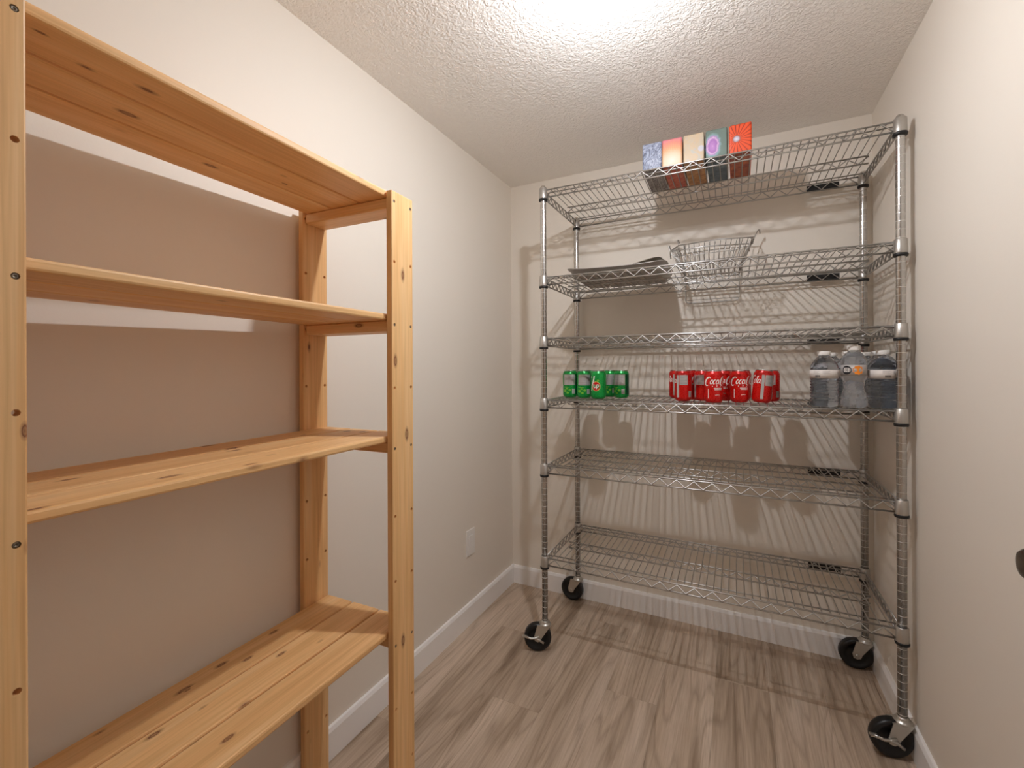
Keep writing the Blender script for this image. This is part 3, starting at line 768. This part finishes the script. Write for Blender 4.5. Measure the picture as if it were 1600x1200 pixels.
# rz turns the face that looks along -y (the logo); rz = 180 shows the facts panel
green = [((-0.6700, 1.9300), 206, 'leftmost green soda can with its grey facts panel to the front'),
         ((-0.6025, 1.9205), 212, 'green soda can second from the left, grey facts panel to the front'),
         ((-0.5290, 1.8900), -4, 'green soda can with the red disc logo turned to the front'),
         ((-0.5180, 2.0450), 205, 'green soda can tucked in the back between the logo can and the last one'),
         ((-0.4515, 1.9835), 186, 'rightmost green soda can of the cluster, grey panel to the front'),
         ((-0.5900, 2.0050), 30, 'green soda can hidden in the back row behind the logo can')]
proto = make_lime()
for i, ((x, y), a, lab) in enumerate(green):
    o = proto if i == 0 else copy_tree(proto)
    o.location = (x, y, ZI[3]); o.rotation_euler = (0, 0, R(a)); o['label'] = lab
red = [((-0.2272, 2.0565), 236, 0, 'leftmost red soda can, half hidden behind its neighbour'),
       ((-0.1878, 1.9085), 220, 0, 'red soda can second from the left with a full grey facts panel'),
       ((-0.1190, 1.9520), 200, 0, 'red soda can with a grey panel just left of the first lettered can'),
       ((-0.0745, 1.8560), 22, 0, 'frontmost red soda can with white script lettering'),
       ((-0.0440, 1.9850), 356, 0, 'red soda can in the gap right behind the frontmost lettered can'),
       ((0.0240, 2.0500), 130, 0, 'red soda can in the back row behind the second lettered can'),
       ((0.0133, 1.9150), 20, 0, 'second red soda can with white script lettering to the front'),
       ((0.0850, 1.9060), 248, 5.0, 'slightly tilted red soda can with a grey stripe'),
       ((-0.1710, 1.9960), 90, 0, 'red soda can in the back row behind the second can from the left'),
       ((-0.1050, 2.0460), 60, 0, 'red soda can at the back between the panel can and the lettered cans'),
       ((0.1215, 2.0184), 212, 0, 'rightmost red soda can behind the tilted one')]
proto = make_cola()
for i, ((x, y), a, tl, lab) in enumerate(red):
    o = proto if i == 0 else copy_tree(proto)
    o.location = (x, y, ZI[3] + (0.0021 if tl else 0)); o['label'] = lab
    o.rotation_euler = (Matrix.Rotation(R(tl), 3, 'Y') @ Matrix.Rotation(R(a), 3, 'Z')).to_euler()

# ================================================================== WATER BOTTLES ON THE FOURTH TIER
BR = 0.0405
def ribbed(z0, z1, n, r, d):
    out = []
    for i in range(n):
        a = z0 + (z1 - z0) * i / n; st = (z1 - z0) / n
        out += [(r, a + st * 0.1), (r, a + st * 0.55), (r - d, a + st * 0.75), (r - d, a + st * 0.85)]
    return out
def ring_label(b, r, z0, z1, n=40):
    b.lathe([(r - 0.0002, z0), (r + 0.0004, z0), (r + 0.0004, z1), (r - 0.0002, z1)], n)
def bwrap(x, z, r): a = x / r; return (r * math.sin(a), -r * math.cos(a), z)
def bpatch(b, x0, x1, z0, z1, r, mi=0):
    n = max(1, int(abs(x1 - x0) / 0.004)); vs = []
    for i in range(n + 1):
        x = x0 + (x1 - x0) * i / n; vs += [bwrap(x, z0, r), bwrap(x, z1, r)]
    b.add(vs, [(2 * i, 2 * i + 2, 2 * i + 3, 2 * i + 1) for i in range(n)], mi, True)
def bdisc(b, cx, cz, q, r, n=20, jag=0.0):
    vs = [bwrap(cx, cz, r)]
    for i in range(n):
        k = q * (1 - jag * (i % 2)); vs.append(bwrap(cx + k * math.cos(2 * PI * i / n), cz + k * math.sin(2 * PI * i / n), r))
    b.add(vs, [(0, 1 + i, 1 + (i + 1) % n) for i in range(n)], 0, True)

def make_bottle_a():
    t = thing('water_bottle', 'x', 'water bottle', (0, 0, 0), 0, 'bluish water bottles on the fourth tier')
    b = MB()
    b.lathe([(0, 0.006), (0.020, 0.003), (0.030, 0.0), (0.037, 0.002), (BR, 0.009)] + ribbed(0.012, 0.090, 8, BR, 0.0028) +
            [(BR, 0.092), (BR - 0.0006, 0.095), (BR - 0.0006, 0.124), (BR, 0.127), (0.0385, 0.138), (0.033, 0.150), (0.025, 0.161), (0.0175, 0.168), (0.0150, 0.171), (0.0150, 0.1745), (0, 0.1745)], 36)
    b.build('bottle_body', M['water_blue'], t)
    b = MB(); ring_label(b, BR - 0.0002, 0.0955, 0.1235); b.build('paper_label', M['label_paper'], t)
    b = MB(); rr = BR + 0.0005
    for (o0, w) in ((-0.018, 0.016), (0.062, 0.016)):
        for i in range(7): bpatch(b, o0 + i * 0.0023, o0 + i * 0.0023 + 0.0011 + 0.0004 * (i % 2), 0.0985, 0.1065, rr)
    b.build('barcode', M['ink_black'], t, False)
    b = MB()
    for (o0, o1) in ((-0.024, -0.004), (0.004, 0.026), (0.05, 0.075)):
        for i in range(3): bpatch(b, o0, o1 - 0.004 * (i % 2), 0.1115 + i * 0.0035, 0.1122 + i * 0.0035, rr)
    b.build('fine_print', M['ink_grey'], t, False)['kind'] = 'stuff'
    b = MB(); b.lathe([(0.0186, 0.1722), (0.0192, 0.1740), (0.0192, 0.1840), (0.0180, 0.1860), (0, 0.1860)] , 28); b.build('cap', M['white_plastic'], t)
    return t
def make_bottle_b():
    t = thing('water_bottle', 'clear hourglass water bottle with an orange splash on its silver label, in the middle', 'water bottle', (0, 0, 0), 0)
    b = MB(); q = 0.037
    b.lathe([(0, 0.007), (0.018, 0.003), (0.027, 0.0), (0.034, 0.003), (q, 0.012)] + [(q - 0.0012 * (1 if i % 2 else 0) - 0.00016 * i * i, 0.016 + i * 0.006) for i in range(9)] +
            [(0.0285, 0.080), (0.0300, 0.088), (0.0345, 0.098), (0.0350, 0.102), (0.0345, 0.104), (0.0345, 0.140), (0.0345, 0.146), (0.0335, 0.156), (0.0295, 0.168), (0.0230, 0.177), (0.0150, 0.184), (0.0138, 0.188), (0.0138, 0.192), (0, 0.192)], 36)
    b.build('bottle_body', M['water_clear'], t)
    b = MB(); ring_label(b, 0.0346, 0.1045, 0.1395); b.build('silver_label', M['label_silver'], t)
    rr = 0.0353
    b = MB(); bdisc(b, -0.0150, 0.1225, 0.0142, rr); b.build('badge', M['ink_black'], t, False)
    b = MB()
    for row in range(3):
        for i in range(3): bpatch(b, -0.0222 + i * 0.0050, -0.0222 + i * 0.0050 + 0.0037, 0.1165 + row * 0.0052, 0.1198 + row * 0.0052, rr + 0.0003)
    b.build('lettering', M['ink_white'], t, False)
    b = MB(); bdisc(b, 0.0160, 0.1225, 0.0160, rr, 18, 0.22); b.build('orange_splash', M['ink_orange'], t, False)
    b = MB(); b.lathe([(0.0178, 0.1870), (0.0182, 0.1885), (0.0182, 0.2010), (0.0172, 0.2025), (0, 0.2025)], 28); b.build('cap', M['white_plastic'], t)
    return t
blue = [((0.268, 1.8235), -20, 'leftmost bluish water bottle with a paper label, front row'),
        ((0.4262, 1.8225), 18, 'bluish water bottle standing against the front right post'),
        ((0.353, 1.920), 60, 'bluish water bottle directly behind the clear hourglass bottle'),
        ((0.4385, 1.931), 40, 'bluish water bottle behind the one at the front right post'),
        ((0.321, 2.030), 10, 'bluish water bottle in the back row behind the leftmost bottle'),
        ((0.421, 2.030), 80, 'bluish water bottle in the back row near the rear right post')]
proto = make_bottle_a()
for i, ((x, y), a, lab) in enumerate(blue):
    o = proto if i == 0 else copy_tree(proto)
    o.location = (x, y, ZI[3]); o.rotation_euler = (0, 0, R(a)); o['label'] = lab
mb = make_bottle_b(); mb.location = (0.3475, 1.8150, ZI[3]); mb.rotation_euler = (0, 0, R(-18))

# ================================================================== OUTLET ON THE LEFT WALL
ot = thing('wall_outlet', 'white rectangular wall plate low on the left wall near the corner', 'outlet', (XL, 1.815, 0.380))
me = bevel_box('cover_plate', 0.006, 0.074, 0.122, M['white_plastic'], 0.0022, 2); link('cover_plate', me, ot, (0.003, 0, 0))
me = bevel_box('insert', 0.004, 0.033, 0.067, M['white_plastic'], 0.0012, 1); link('insert', me, ot, (0.0072, 0, 0))
b = MB()
for s in (-1, 1):
    b.lathe([(0, 0), (0.003, 0), (0.0025, 0.001), (0, 0.001)], 10, 0, Matrix.Translation((0.006, 0, s * 0.048)) @ Matrix.Rotation(R(90), 4, 'Y'))
b.build('plate_screws', M['white_plastic'], ot)
